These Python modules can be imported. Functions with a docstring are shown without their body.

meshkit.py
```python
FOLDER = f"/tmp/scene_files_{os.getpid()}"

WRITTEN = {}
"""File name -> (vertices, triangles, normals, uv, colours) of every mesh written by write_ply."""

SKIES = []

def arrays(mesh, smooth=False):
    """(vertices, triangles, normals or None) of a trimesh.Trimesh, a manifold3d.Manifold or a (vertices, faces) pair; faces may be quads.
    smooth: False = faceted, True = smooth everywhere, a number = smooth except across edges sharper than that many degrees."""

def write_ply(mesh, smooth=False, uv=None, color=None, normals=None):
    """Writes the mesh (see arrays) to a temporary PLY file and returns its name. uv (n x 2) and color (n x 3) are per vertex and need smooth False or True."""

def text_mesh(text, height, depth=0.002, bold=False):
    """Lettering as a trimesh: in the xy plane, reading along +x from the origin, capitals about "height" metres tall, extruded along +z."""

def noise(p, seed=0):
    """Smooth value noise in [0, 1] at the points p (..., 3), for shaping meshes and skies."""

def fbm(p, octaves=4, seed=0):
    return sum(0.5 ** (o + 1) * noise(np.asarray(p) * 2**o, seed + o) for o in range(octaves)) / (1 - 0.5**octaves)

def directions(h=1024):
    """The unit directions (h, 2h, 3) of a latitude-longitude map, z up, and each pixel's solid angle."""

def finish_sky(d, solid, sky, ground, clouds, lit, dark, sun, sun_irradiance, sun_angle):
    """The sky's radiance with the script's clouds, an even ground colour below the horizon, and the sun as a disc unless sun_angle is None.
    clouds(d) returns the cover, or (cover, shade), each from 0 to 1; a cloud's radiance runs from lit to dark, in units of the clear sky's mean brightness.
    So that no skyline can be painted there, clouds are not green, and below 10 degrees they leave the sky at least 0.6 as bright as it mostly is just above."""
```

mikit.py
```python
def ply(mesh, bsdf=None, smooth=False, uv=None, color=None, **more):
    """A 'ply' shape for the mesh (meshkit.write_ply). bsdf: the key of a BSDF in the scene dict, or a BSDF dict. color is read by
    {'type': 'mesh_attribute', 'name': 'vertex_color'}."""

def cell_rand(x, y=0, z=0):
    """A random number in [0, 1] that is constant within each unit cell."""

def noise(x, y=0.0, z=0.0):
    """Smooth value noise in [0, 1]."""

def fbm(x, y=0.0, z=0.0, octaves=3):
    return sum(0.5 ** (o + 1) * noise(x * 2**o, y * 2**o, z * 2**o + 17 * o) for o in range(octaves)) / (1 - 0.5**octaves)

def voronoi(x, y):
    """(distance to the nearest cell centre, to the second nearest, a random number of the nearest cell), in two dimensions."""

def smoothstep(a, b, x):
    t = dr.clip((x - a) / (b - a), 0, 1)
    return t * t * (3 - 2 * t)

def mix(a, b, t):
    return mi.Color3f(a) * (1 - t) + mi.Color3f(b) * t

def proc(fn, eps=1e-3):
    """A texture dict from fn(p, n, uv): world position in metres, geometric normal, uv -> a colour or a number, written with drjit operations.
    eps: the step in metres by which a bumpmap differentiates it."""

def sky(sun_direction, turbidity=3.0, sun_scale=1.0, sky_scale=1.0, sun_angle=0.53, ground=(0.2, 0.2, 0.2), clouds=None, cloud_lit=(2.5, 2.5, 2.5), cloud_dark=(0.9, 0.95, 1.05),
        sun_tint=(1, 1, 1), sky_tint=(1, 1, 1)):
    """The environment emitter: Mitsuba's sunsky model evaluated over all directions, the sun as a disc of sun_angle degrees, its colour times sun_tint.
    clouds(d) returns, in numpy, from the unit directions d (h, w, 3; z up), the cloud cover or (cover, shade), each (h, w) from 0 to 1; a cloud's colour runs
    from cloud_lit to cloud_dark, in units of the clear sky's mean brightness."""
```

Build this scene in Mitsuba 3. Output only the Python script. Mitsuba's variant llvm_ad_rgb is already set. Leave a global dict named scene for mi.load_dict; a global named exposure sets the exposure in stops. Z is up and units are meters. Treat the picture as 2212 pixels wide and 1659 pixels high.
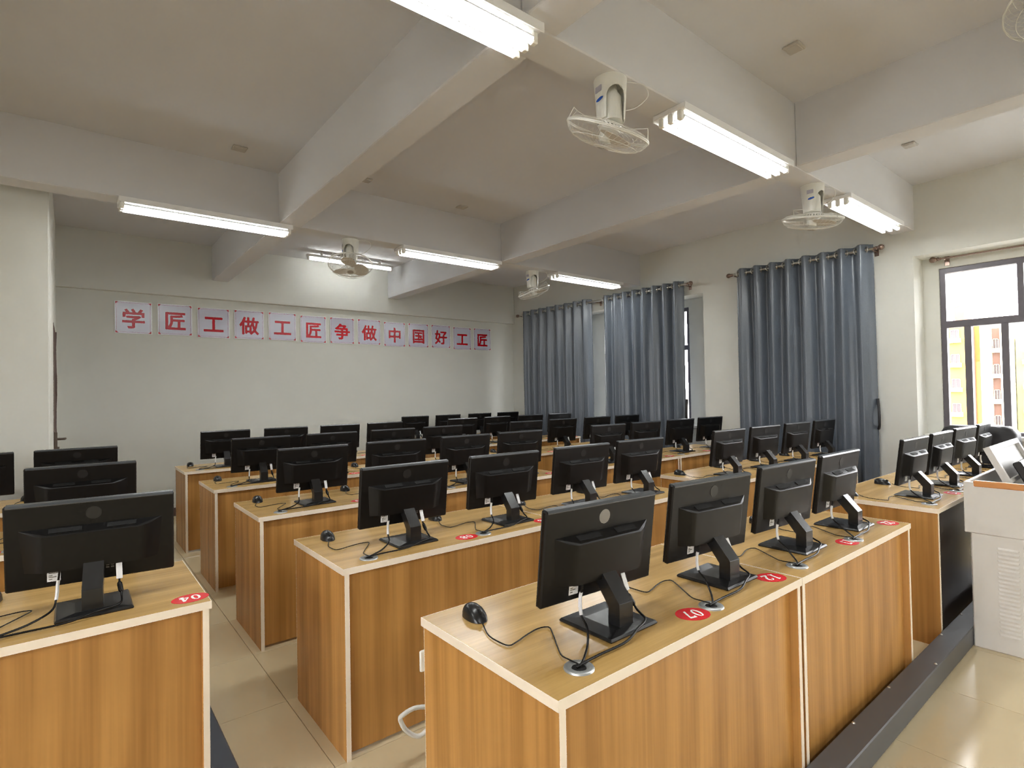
import math, random
import numpy as np
import trimesh
import drjit as dr
import mitsuba as mi
import mikit, meshkit
import manifold3d as m3
from shapely.geometry import Polygon, Point
from shapely import affinity, union_all

# ------------------------------------------------------------------ camera, sky, exposure
scene, labels = {}, {}
T = mi.ScalarTransform4f
EYE = np.array([0.0, 0.0, 1.423])
RIGHT, UP, FWD = (np.array(v) for v in ([0.778287, -0.627639, -0.018387], [0.003753, -0.024633, 0.99969], [0.627897, 0.778115, 0.016816]))
scene['camera'] = {'type': 'perspective', 'fov': 85.978, 'fov_axis': 'x', 'near_clip': 0.05, 'far_clip': 400.0,
                   'to_world': T().look_at(origin=EYE.tolist(), target=(EYE + FWD).tolist(), up=UP.tolist())}
scene['sky'] = mikit.sky((0.35, -0.25, 0.9), turbidity=4.0, sun_scale=0.0, sky_scale=18.0, ground=(0.22, 0.21, 0.19),
                         clouds=lambda d: (np.full(d.shape[:2], 0.97), 0.25 * meshkit.fbm(d * 3.0, 3, seed=4)),
                         cloud_lit=(2.4, 2.4, 2.4), cloud_dark=(1.5, 1.55, 1.6))
TUBE_RADIANCE = (15.5, 15.9, 15.6)
exposure = 1.38

# ------------------------------------------------------------------ helpers
def s2l(*c):
    c = np.array(c, float) / 255
    return np.where(c < 0.04045, c / 12.92, ((c + 0.055) / 1.055) ** 2.4).tolist()

def rgb(c):
    return {'type': 'rgb', 'value': [float(x) for x in c]}

def mat(key, color, rough=0.5, spec=0.5, metallic=0.0, two=False, **kw):
    d = {'type': 'principled', 'base_color': color if isinstance(color, dict) else rgb(color), 'roughness': rough, 'specular': spec, 'metallic': metallic, **kw}
    scene[key] = {'type': 'twosided', 'bsdf': d} if two else d

def numbered(base, taken):
    if base not in taken:
        return base
    k = 1
    while f'{base}_{k:03d}' in taken:
        k += 1
    return f'{base}_{k:03d}'

roots = set()
def thing(name, label, cat, group=None):
    key = numbered(name, roots)
    roots.add(key)
    labels[key] = {'label': label, 'category': cat}
    if group:
        labels[key]['group'] = group
    return key

def struct(name):
    roots.add(name)
    labels[name] = {'kind': 'structure'}
    return name

def put(key, shape, to=None):
    scene[key] = shape if to is None else {**shape, 'to_world': to}
    return key

def part(parent, name, shape, to=None, label=None, stuff=False):
    key = numbered(f'{parent}__{name}', scene)
    put(key, shape, to)
    if label or stuff:
        labels[key] = {}
        if label: labels[key]['label'] = label
        if stuff: labels[key]['kind'] = 'stuff'
    return key

def box(x0, x1, y0, y1, z0, z1):
    return trimesh.creation.box(bounds=[[x0, y0, z0], [x1, y1, z1]])

def cbox(x0, x1, y0, y1, z0, z1, c=0.003):
    """A box with chamfered edges."""
    b = np.array([[x0, x1], [y0, y1], [z0, z1]])
    pts = []
    for s in np.ndindex(2, 2, 2):
        p = [b[i][s[i]] for i in range(3)]
        for i in range(3):
            q = [p[j] + (c if s[j] == 0 else -c) * (j != i) for j in range(3)]
            pts.append(q)
    return trimesh.Trimesh(*hull(pts), process=False)

def hull(pts):
    h = m3.Manifold.hull_points(np.asarray(pts, float)).to_mesh()
    return h.vert_properties[:, :3], h.tri_verts

def hullmesh(pts):
    return trimesh.Trimesh(*hull(pts), process=False)

def cat(*ms):
    return trimesh.util.concatenate([m for m in ms])

def tube(points, r, n=6, closed=False):
    """A swept tube along a polyline; r a number or one radius per point."""
    P = np.asarray(points, float)
    k = len(P)
    R = np.full(k, r) if np.isscalar(r) else np.asarray(r, float)
    tan = np.roll(P, -1, 0) - np.roll(P, 1, 0) if closed else np.gradient(P, axis=0)
    tan /= np.linalg.norm(tan, axis=1, keepdims=True) + 1e-12
    u = np.cross(tan[0], [0.3, 0.2, 0.93] if abs(tan[0][2]) < 0.9 else [1, 0, 0.1]); u /= np.linalg.norm(u)
    V = []
    for i in range(k):
        u = u - tan[i] * (u @ tan[i]); u /= np.linalg.norm(u)
        w = np.cross(tan[i], u)
        a = np.arange(n) * 2 * np.pi / n
        V.append(P[i] + R[i] * (np.cos(a)[:, None] * u + np.sin(a)[:, None] * w))
    V = np.vstack(V)
    F = []
    for i in range(k if closed else k - 1):
        j = (i + 1) % k
        for a in range(n):
            b = (a + 1) % n
            F += [[i * n + a, i * n + b, j * n + b], [i * n + a, j * n + b, j * n + a]]
    if not closed:
        V = np.vstack([V, P[:1], P[-1:]])
        for a in range(n):
            b = (a + 1) % n
            F += [[len(V) - 2, b, a], [len(V) - 1, (k - 1) * n + a, (k - 1) * n + b]]
    return trimesh.Trimesh(V, F, process=False)

def smooth_path(pts, n=6):
    """Catmull-Rom through the points."""
    P = np.asarray(pts, float)
    Q = np.vstack([2 * P[0] - P[1], P, 2 * P[-1] - P[-2]])
    out = []
    for i in range(1, len(Q) - 2):
        for t in np.linspace(0, 1, n, endpoint=False):
            a, b, c, d = Q[i - 1:i + 3]
            out.append(0.5 * (2 * b + (c - a) * t + (2 * a - 5 * b + 4 * c - d) * t * t + (3 * b - a - 3 * c + d) * t ** 3))
    out.append(P[-1])
    return np.array(out)

def lathe(profile, n=24):
    """Revolve (radius, z) about z."""
    m = trimesh.creation.revolve(np.asarray(profile, float), sections=n)
    if m.volume < 0:
        m.invert()
    return m

def prism(poly, h):
    return trimesh.creation.extrude_polygon(poly, h, engine='earcut')

def flat(shape, depth):
    gs = [g for g in getattr(shape, 'geoms', [shape]) if g.area > 1e-9]
    return cat(*[prism(g, depth) for g in gs])

def move(m, x=0, y=0, z=0):
    m = m.copy(); m.apply_translation([x, y, z]); return m

def rot(m, deg, axis, at=(0, 0, 0)):
    m = m.copy(); m.apply_transform(trimesh.transformations.rotation_matrix(math.radians(deg), axis, at)); return m

def tr(x, y, z, yaw=0.0):
    return T().translate([float(x), float(y), float(z)]).rotate([0, 0, 1], float(yaw))

def align(d):
    """4x4 turning +z to the direction d."""
    return trimesh.geometry.align_vectors([0, 0, 1], np.asarray(d, float) / np.linalg.norm(d))

P = mikit.ply
rng = random.Random(7)

# ------------------------------------------------------------------ materials
fbm, noise, mix, sst = mikit.fbm, mikit.noise, mikit.mix, mikit.smoothstep

def wall_tex(p, n, uv):
    v = fbm(p.x * 1.3 + 5, p.y * 1.3, p.z * 1.3, 3)
    return mix(s2l(204, 204, 197), s2l(214, 214, 208), v)
def ceil_tex(p, n, uv):
    v = fbm(p.x * 0.9 + 9, p.y * 0.9, p.z * 2, 3)
    return mix(s2l(194, 194, 196), s2l(205, 205, 207), v)
def panel_tex(p, n, uv):
    c = p.x + p.y * 1.13
    w = fbm(c * 3.1, p.z * 0.8, 2.0, 2)
    band = fbm(c * 26.0 + 1.5 * w, p.z * 0.7, 0.0, 3)
    fine = fbm(c * 150.0, p.z * 3.0, 0.0, 2)
    ring = 0.5 + 0.5 * dr.sin(c * 38.0 + 9.0 * fbm(c * 2.0, p.z * 1.4, 5.0, 2))
    t = dr.clip(0.25 + 0.95 * (band - 0.5) + 0.3 * (fine - 0.5) + 0.28 * ring, 0, 1)
    return mix(s2l(189, 140, 78), s2l(148, 101, 48), t)
def top_tex(p, n, uv):
    w = fbm(p.x * 1.2, p.y * 4.0, 2.0, 2)
    band = fbm(p.x * 1.6, p.y * 34.0 + 2.0 * w, 0.0, 3)
    fine = fbm(p.x * 9.0, p.y * 190.0, 0.0, 2)
    flame = 0.5 + 0.5 * dr.sin(p.y * 46.0 + 10.0 * fbm(p.x * 1.5, p.y * 2.2, 4.0, 2))
    t = dr.clip(0.22 + 0.9 * (band - 0.5) + 0.35 * (fine - 0.5) + 0.26 * flame, 0, 1)
    return mix(s2l(190, 155, 97), s2l(158, 122, 66), t)
def tile_tex(p, n, uv):
    i, j = dr.floor((p.x - 0.79) / 0.6), dr.floor((p.y - 2.705) / 0.6)
    k = mikit.cell_rand(i, j, 3)
    v = fbm(p.x * 3.0, p.y * 3.0, k * 9, 3)
    return mix(s2l(190, 174, 140), s2l(202, 187, 155), 0.6 * v + 0.4 * k)
def cloth_tex(p, n, uv):
    v = fbm(p.x * 14.0, p.y * 14.0, p.z * 1.2, 2)
    thread = noise(p.y * 420.0, p.z * 90.0, p.x * 420.0)
    return mix(s2l(76, 84, 95), s2l(98, 106, 116), 0.6 * v + 0.4 * thread)
def bump_wall(p, n, uv):
    return fbm(p.x * 38.0, p.y * 38.0, p.z * 38.0, 2)

mat('wall_paint', mikit.proc(wall_tex), 0.72, 0.25)
mat('ceiling_paint', mikit.proc(ceil_tex), 0.85, 0.2)
mat('wood_panel', mikit.proc(panel_tex), 0.38, 0.45)
mat('wood_top', mikit.proc(top_tex), 0.22, 0.55)
mat('panel_dark', s2l(56, 47, 43), 0.2, 0.5)
mat('edge_band', s2l(234, 221, 202), 0.45)
mat('floor_tile', mikit.proc(tile_tex), 0.14, 0.5)
mat('grout', s2l(150, 138, 112), 0.8, 0.2)
mat('black_plastic', s2l(13, 12, 12), 0.36, 0.28)
mat('black_satin', s2l(25, 25, 26), 0.27, 0.5)
mat('black_gloss', s2l(50, 54, 58), 0.26, 0.9)
mat('black_dull', s2l(20, 20, 20), 0.7, 0.3)
mat('screen_glass', s2l(12, 12, 14), 0.1, 0.5)
mat('grey_print', s2l(112, 110, 106), 0.5)
mat('logo_grey', s2l(122, 118, 112), 0.35)
mat('logo_dark', s2l(24, 24, 25), 0.35)
mat('paper', s2l(225, 225, 226), 0.6)
mat('white_plastic', s2l(226, 226, 220), 0.4)
mat('fan_white', s2l(214, 214, 208), 0.35)
mat('fan_grey', s2l(150, 146, 138), 0.4)
mat('fan_blade', s2l(186, 178, 164), 0.35)
mat('fan_blue', s2l(40, 84, 178), 0.4)
mat('fan_label', s2l(168, 166, 178), 0.5)
mat('fixture_white', s2l(222, 222, 222), 0.4)
mat('tube_glass', s2l(240, 240, 240), 0.3)
mat('curtain_cloth', mikit.proc(cloth_tex), 0.34, 0.7, two=True, sheen=0.8)
mat('chrome', s2l(205, 205, 200), 0.22, 0.5, 1.0)
mat('bronze', s2l(142, 122, 112), 0.3, 0.5, 0.8)
mat('aluminium', s2l(176, 178, 177), 0.33, 0.5, 0.7)
mat('sign_white', s2l(200, 200, 216), 0.2, 0.4)
mat('sign_edge', s2l(232, 232, 232), 0.2, 0.5)
mat('sign_red', s2l(178, 14, 30), 0.25, 0.3)
mat('sign_line', s2l(176, 128, 152), 0.2, 0.5)
mat('sticker_red', s2l(206, 30, 36), 0.3, 0.5)
mat('sticker_white', s2l(236, 234, 232), 0.4)
mat('duct_metal', s2l(72, 74, 77), 0.4, 0.5)
mat('duct_blue', s2l(58, 66, 78), 0.5, 0.4)
mat('lectern_metal', s2l(204, 200, 194), 0.4, 0.4)
mat('lectern_wood', s2l(196, 132, 74), 0.35, 0.5)
mat('frame_dark', s2l(96, 92, 98), 0.4, 0.5, 0.3)
mat('sill_stone', s2l(214, 212, 206), 0.25, 0.5)
mat('black_cloth', s2l(30, 29, 31), 0.5, 0.4)
mat('lid_grey', s2l(138, 134, 128), 0.5)
mat('box_grey', s2l(176, 172, 166), 0.5)
mat('door_wood', s2l(86, 64, 58), 0.5)
mat('steel_dark', s2l(120, 108, 100), 0.35, 0.5, 0.8)
mat('render_yellow', s2l(186, 146, 88), 0.9, 0.1)
mat('render_ochre', s2l(186, 146, 92), 0.9, 0.1)
mat('render_white', s2l(214, 204, 182), 0.9, 0.1)
mat('render_mauve', s2l(138, 112, 104), 0.9, 0.1)
mat('render_green', s2l(176, 176, 116), 0.9, 0.1)
mat('render_blue', s2l(110, 130, 156), 0.9, 0.1)
mat('house_glass', s2l(96, 86, 88), 0.25, 0.5)
mat('street', s2l(150, 150, 146), 0.9, 0.1)
scene['pane_glass'] = {'type': 'thindielectric', 'int_ior': 1.5}

# ------------------------------------------------------------------ the room
XF, XW, XO = 6.37, 6.65, 6.90          # wall face, recessed window wall, outside
YF, YB = -4.60, 7.85                   # wall behind the camera, far wall
XL = -3.40
ZS, ZB = 3.362, 2.925                  # slab, beam bottom

fl = struct('floor')
put('floor', P(box(XL - 0.2, XO, YF - 0.2, YB + 0.2, -0.25, -0.012), 'grout'))
tile = P(cbox(0.001, 0.599, 0.001, 0.599, -0.012, 0.0, 0.0012), 'floor_tile')
edge_tiles = []
for i in range(-7, 10):
    for j in range(-13, 9):
        x, y = 0.79 + 0.6 * i, 2.705 + 0.6 * j
        x0, x1, y0, y1 = max(x, XL), min(x + 0.6, XW), max(y, YF), min(y + 0.6, YB)
        if x1 - x0 < 0.02 or y1 - y0 < 0.02:
            continue
        if y < -2.0:
            edge_tiles.append(cbox(x0 + 0.001, x1 - 0.001, y0 + 0.001, y1 - 0.001, -0.012, 0.0, 0.0012))
        elif x1 - x0 > 0.599 and y1 - y0 > 0.599:
            part(fl, 'tile', tile, tr(x, y, 0))
        else:
            part(fl, 'tile', P(cbox(x0 + 0.001, x1 - 0.001, y0 + 0.001, y1 - 0.001, -0.012, 0.0, 0.0012), 'floor_tile'))

part(fl, 'tile', P(cat(*edge_tiles), 'floor_tile'), stuff=True)      # behind the camera

ce = struct('ceiling')
put('ceiling', P(box(XL - 0.2, XO, YF - 0.2, YB + 0.2, ZS, ZS + 0.25), 'ceiling_paint'))
XB = [(-1.0, -0.81), (1.42, 1.61), (3.85, 4.035)]
Y1, Y2, Y0 = (1.657, 1.845), (4.93, 5.12), (-1.62, -1.43)
def beam(x0, x1, y0, y1):
    part(ce, 'beam', P(cbox(x0, x1, y0, y1, ZB, ZS + 0.01, 0.006), 'ceiling_paint'))
for yy in (Y0, Y1, Y2):
    beam(XL - 0.05, XF + 0.3, *yy)
ys = [YF - 0.05, Y0[0], Y0[1], Y1[0], Y1[1], Y2[0], Y2[1], YB]
for xx in XB:
    for a in (0, 2, 4, 6):
        beam(xx[0], xx[1], ys[a], ys[a + 1])
part(ce, 'beam', P(cbox(XL, XF, YB - 0.06, YB + 0.05, 2.69, ZS + 0.01, 0.006), 'wall_paint'))

struct('wall_back'); put('wall_back', P(box(-0.11, XO, YB, YB + 0.2, -0.1, ZS), 'wall_paint'))
struct('wall_front'); put('wall_front', P(box(XL - 0.2, XO, YF - 0.2, YF, -0.1, ZS), 'wall_paint'))
struct('wall_left')
LW = [(-3.6, -1.9), (-1.1, 1.3)]                                            # corridor windows, left of the picture
lw = [box(XL - 0.2, XL, YF, 5.32, -0.1, 1.0), box(XL - 0.2, XL, YF, 5.32, 2.5, ZS)]
for a, b in zip([YF] + [q[1] for q in LW], [q[0] for q in LW] + [5.32]):
    lw.append(box(XL - 0.2, XL, a, b, 1.0, 2.5))
put('wall_left', P(cat(*lw), 'wall_paint'))
struct('wall_corner')
put('wall_corner', P(cbox(XL - 0.2, -0.11, 5.32, YB + 0.2, -0.1, ZS, 0.008), 'wall_paint'))

wr = struct('wall_right')
rec = [(-4.20, -1.80), (-1.32, 1.673), (2.08, 3.30), (3.94, 7.42)]                         # recesses
win = [('window_5', -4.1, -1.9, 0), ('window_1', -1.22, 1.54, 1), ('window_2', 2.2, 3.2, 2), ('window_3', 4.335, 5.6, 3), ('window_4', 6.28, 7.2, 3)]
SILL, HEAD = 0.93, 2.566
ms = [box(XF, XO, YF, YB, 2.675, ZS)]
edges = [YF, rec[0][0], rec[0][1], rec[1][0], rec[1][1], rec[2][0], rec[2][1], rec[3][0], rec[3][1], YB]
for a in (0, 2, 4, 6, 8):
    ms.append(box(XF, XO, edges[a], edges[a + 1], -0.1, 2.675))
for k, (y0, y1) in enumerate(rec):
    ms.append(box(XW, XO, y0, y1, -0.1, SILL))
    ms.append(box(XW, XO, y0, y1, HEAD, 2.675))
    prev = y0
    for w in [w for w in win if w[3] == k]:
        ms.append(box(XW, XO, prev, w[1], SILL, HEAD)); prev = w[2]
    ms.append(box(XW, XO, prev, y1, SILL, HEAD))
put('wall_right', P(cat(*ms), 'wall_paint'))
for k, (y0, y1) in enumerate(rec):
    part(wr, 'sill', P(cbox(XF + 0.16, XW + 0.02, y0, y1, SILL - 0.02, SILL + 0.02, 0.006), 'sill_stone'))

def window(name, y0, y1, mull, upper, fx0=XW + 0.02, SILL=SILL, HEAD=HEAD):
    w = struct(name)
    fx1 = fx0 + 0.07
    zt0, zt1 = 1.982, 2.046
    fr = [box(fx0, fx1, y0, y0 + 0.045, SILL, HEAD), box(fx0, fx1, y1 - 0.045, y1, SILL, HEAD),
          box(fx0, fx1, y0, y1, HEAD - 0.05, HEAD), box(fx0, fx1, y0, y1, SILL, SILL + 0.05), box(fx0, fx1, y0, y1, zt0, zt1)]
    put(w + '__frame', P(cat(*fr), 'frame_dark'))
    for m in mull:
        part(w, 'mullion', P(cbox(fx0 - 0.006, fx1 + 0.004, m - 0.026, m + 0.026, SILL + 0.04, zt0 + 0.005, 0.004), 'frame_dark'))
    for m in upper:
        part(w, 'mullion', P(cbox(fx0, fx1, m - 0.022, m + 0.022, zt1 - 0.005, HEAD - 0.04, 0.004), 'frame_dark'))
    def pane(a, b, z0, z1):
        x = (fx0 + fx1) / 2
        part(w, 'pane', P((np.array([[x, a, z0], [x, b, z0], [x, b, z1], [x, a, z1]]), np.array([[0, 1, 2], [0, 2, 3]])), 'pane_glass'))
    for ms_, z0, z1 in ((mull, SILL + 0.05, zt0), (upper, zt1, HEAD - 0.05)):
        c = sorted([y0 + 0.045, *ms_, y1 - 0.045])
        for a, b in zip(c, c[1:]):
            pane(a, b, z0, z1)
window('window_1', -1.22, 1.54, [1.335, 1.067, 0.42, -0.45], [0.952, -0.35])
window('window_2', 2.2, 3.2, [2.7], [])
window('window_3', 4.335, 5.6, [4.95], [])
window('window_4', 6.28, 7.2, [6.7], [])
window('window_5', -4.1, -1.9, [-3.0], [-3.0])
window('window_6', -1.1, 1.3, [0.1], [0.1], XL - 0.14, 1.0, 2.5)
window('window_7', -3.6, -1.9, [-2.75], [-2.75], XL - 0.14, 1.0, 2.5)

d1 = struct('door_1')
dx = -0.11
wob = [dx + 0.002 + 0.004 * math.sin(z * 9) for z in np.linspace(0, 2.15, 14)]
put('door_1', P(cat(box(dx - 0.03, dx + 0.002, 6.55, 7.5, 0.0, 2.15), tube([[wob[i], 7.47, z] for i, z in enumerate(np.linspace(0.01, 2.15, 14))], 0.011, 6)), 'door_wood'))
part(d1, 'handle', P(cat(tube([[dx, 6.62, 1.075], [dx + 0.075, 6.62, 1.075], [dx + 0.08, 6.64, 1.075], [dx + 0.08, 6.74, 1.072]], 0.011, 8), cbox(dx, dx + 0.025, 6.59, 6.65, 0.96, 1.14, 0.004), tube([[dx, 6.62, 0.99], [dx + 0.04, 6.62, 0.99]], 0.014, 8)), 'steel_dark'), label='dark metal lever handle')
struct('baseboard_back'); put('baseboard_back', P(cbox(-0.11, XF, YB - 0.012, YB + 0.01, 0.0, 0.10, 0.003), 'door_wood'))

# ------------------------------------------------------------------ outside the windows
g = struct('ground'); put('ground', P(box(8.0, 200.0, -120.0, 140.0, -12.3, -12.0), 'street'))
def facade_window(b, x, y0, y1, z0, z1):
    w = part(b, 'window', P(cat(box(x - 0.12, x + 0.1, y0 - 0.08, y0, z0, z1), box(x - 0.12, x + 0.1, y1, y1 + 0.08, z0, z1), box(x - 0.12, x + 0.1, y0, y1, z1, z1 + 0.08),
                                box(x - 0.1, x + 0.1, (y0 + y1) / 2 - 0.03, (y0 + y1) / 2 + 0.03, z0, z1)), 'render_white'))
    part(w, 'pane', P(box(x - 0.03, x + 0.05, y0, y1, z0, z1), 'house_glass'))
    part(w, 'ledge', P(box(x - 0.5, x + 0.1, y0 - 0.25, y1 + 0.25, z0 - 0.55, z0), 'render_white'))
b1 = thing('apartment_building', 'pale yellow apartment block with stacked small windows, beyond the bare window', 'building')
part(b1, 'wall', P(box(88, 98, 17.6, 32.0, -12, 9.3), 'render_yellow'))
part(b1, 'roof_room', P(box(90, 94, 18.35, 19.3, 9.3, 11.7), 'render_mauve'))
part(b1, 'wall', P(box(88.5, 98, 16.25, 17.6, -12, 4.3), 'render_ochre'))
part(b1, 'wall', P(box(88.9, 98, 16.25, 17.6, 4.3, 9.0), 'render_yellow'))
part(b1, 'drainpipe', P(tube([[88.3, 17.15, -12], [88.3, 17.15, 9.0]], 0.12, 6), 'render_mauve'))
part(b1, 'stair_tower', P(box(86.8, 98, 15.42, 16.25, -12, 10.5), 'render_white'))
part(b1, 'bay', P(box(88.6, 98, 14.55, 15.42, -12, 8.3), 'render_mauve'))
part(b1, 'wall', P(box(87.6, 98, 13.9, 14.55, -12, 8.8), 'render_white'))
for k in range(5):
    z = 7.35 - 3.13 * k
    facade_window(b1, 88.0, 18.55, 19.3, z, z + 1.05)
    facade_window(b1, 88.0, 22.2, 23.3, z, z + 1.05)
    facade_window(b1, 88.6, 14.85, 15.3, z - 1.5, z - 0.4)
b2 = thing('apartment_building', 'greenish yellow tower behind the rightmost sash of the bare window', 'building')
part(b2, 'wall', P(box(92, 100, 11.6, 13.8, -12, 7.2), 'render_green'))
part(b2, 'wall', P(box(90, 100, 6.0, 11.6, -12, 1.2), 'render_blue'))
for k in range(3):
    facade_window(b2, 92.0, 12.3, 12.9, 4.4 - 3.1 * k, 5.4 - 3.1 * k)

# ------------------------------------------------------------------ desks
DH = 0.75
def desk_parts(w):
    b = 0.002
    fr = cat(box(0, w, 0, b, -0.025, 0), box(0, w, 0.6 - b, 0.6, -0.025, 0), box(0, b, b, 0.6 - b, -0.025, 0), box(w - b, w, b, 0.6 - b, -0.025, 0))
    d = dict(
        top=P(box(b, w - b, b, 0.6 - b, -0.0248, -0.0002), 'wood_top'),
        edge=P(fr, 'edge_band'),
        front=P(box(0.026, w - 0.026, 0.034, 0.05, -0.735, -0.025), 'wood_panel'),
        front_dark=P(box(0.026, w - 0.026, 0.034, 0.05, -0.735, -0.025), 'panel_dark'),
        rail=P(box(0.026, w - 0.026, 0.40, 0.416, -0.33, -0.025), 'wood_panel'))
    for k, x in (('a', 0.008), ('b', w - 0.026)):
        d['side' + k] = P(box(x, x + 0.018, 0.006, 0.594, -0.75, -0.025), 'wood_panel')
        d['strip' + k] = P(box(x - 0.0005, x + 0.0185, 0.004, 0.006, -0.75, -0.025), 'edge_band')
        d['tail' + k] = P(box(x - 0.0005, x + 0.0185, 0.594, 0.596, -0.75, -0.025), 'edge_band')
    return d
PROTO = {w: desk_parts(w) for w in (1.188,)}
grommet = P(lathe([(0.0385, 0.0), (0.037, 0.0035), (0.032, 0.0055), (0.022, 0.0045), (0.018, 0.001), (0.018, 0.0), (0.0385, 0.0)], 28), 'aluminium', smooth=40)
grommet_hole = P(trimesh.creation.cylinder(0.0185, 0.001, sections=20).apply_translation([0, 0, 0.0008]), 'black_dull')

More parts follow.
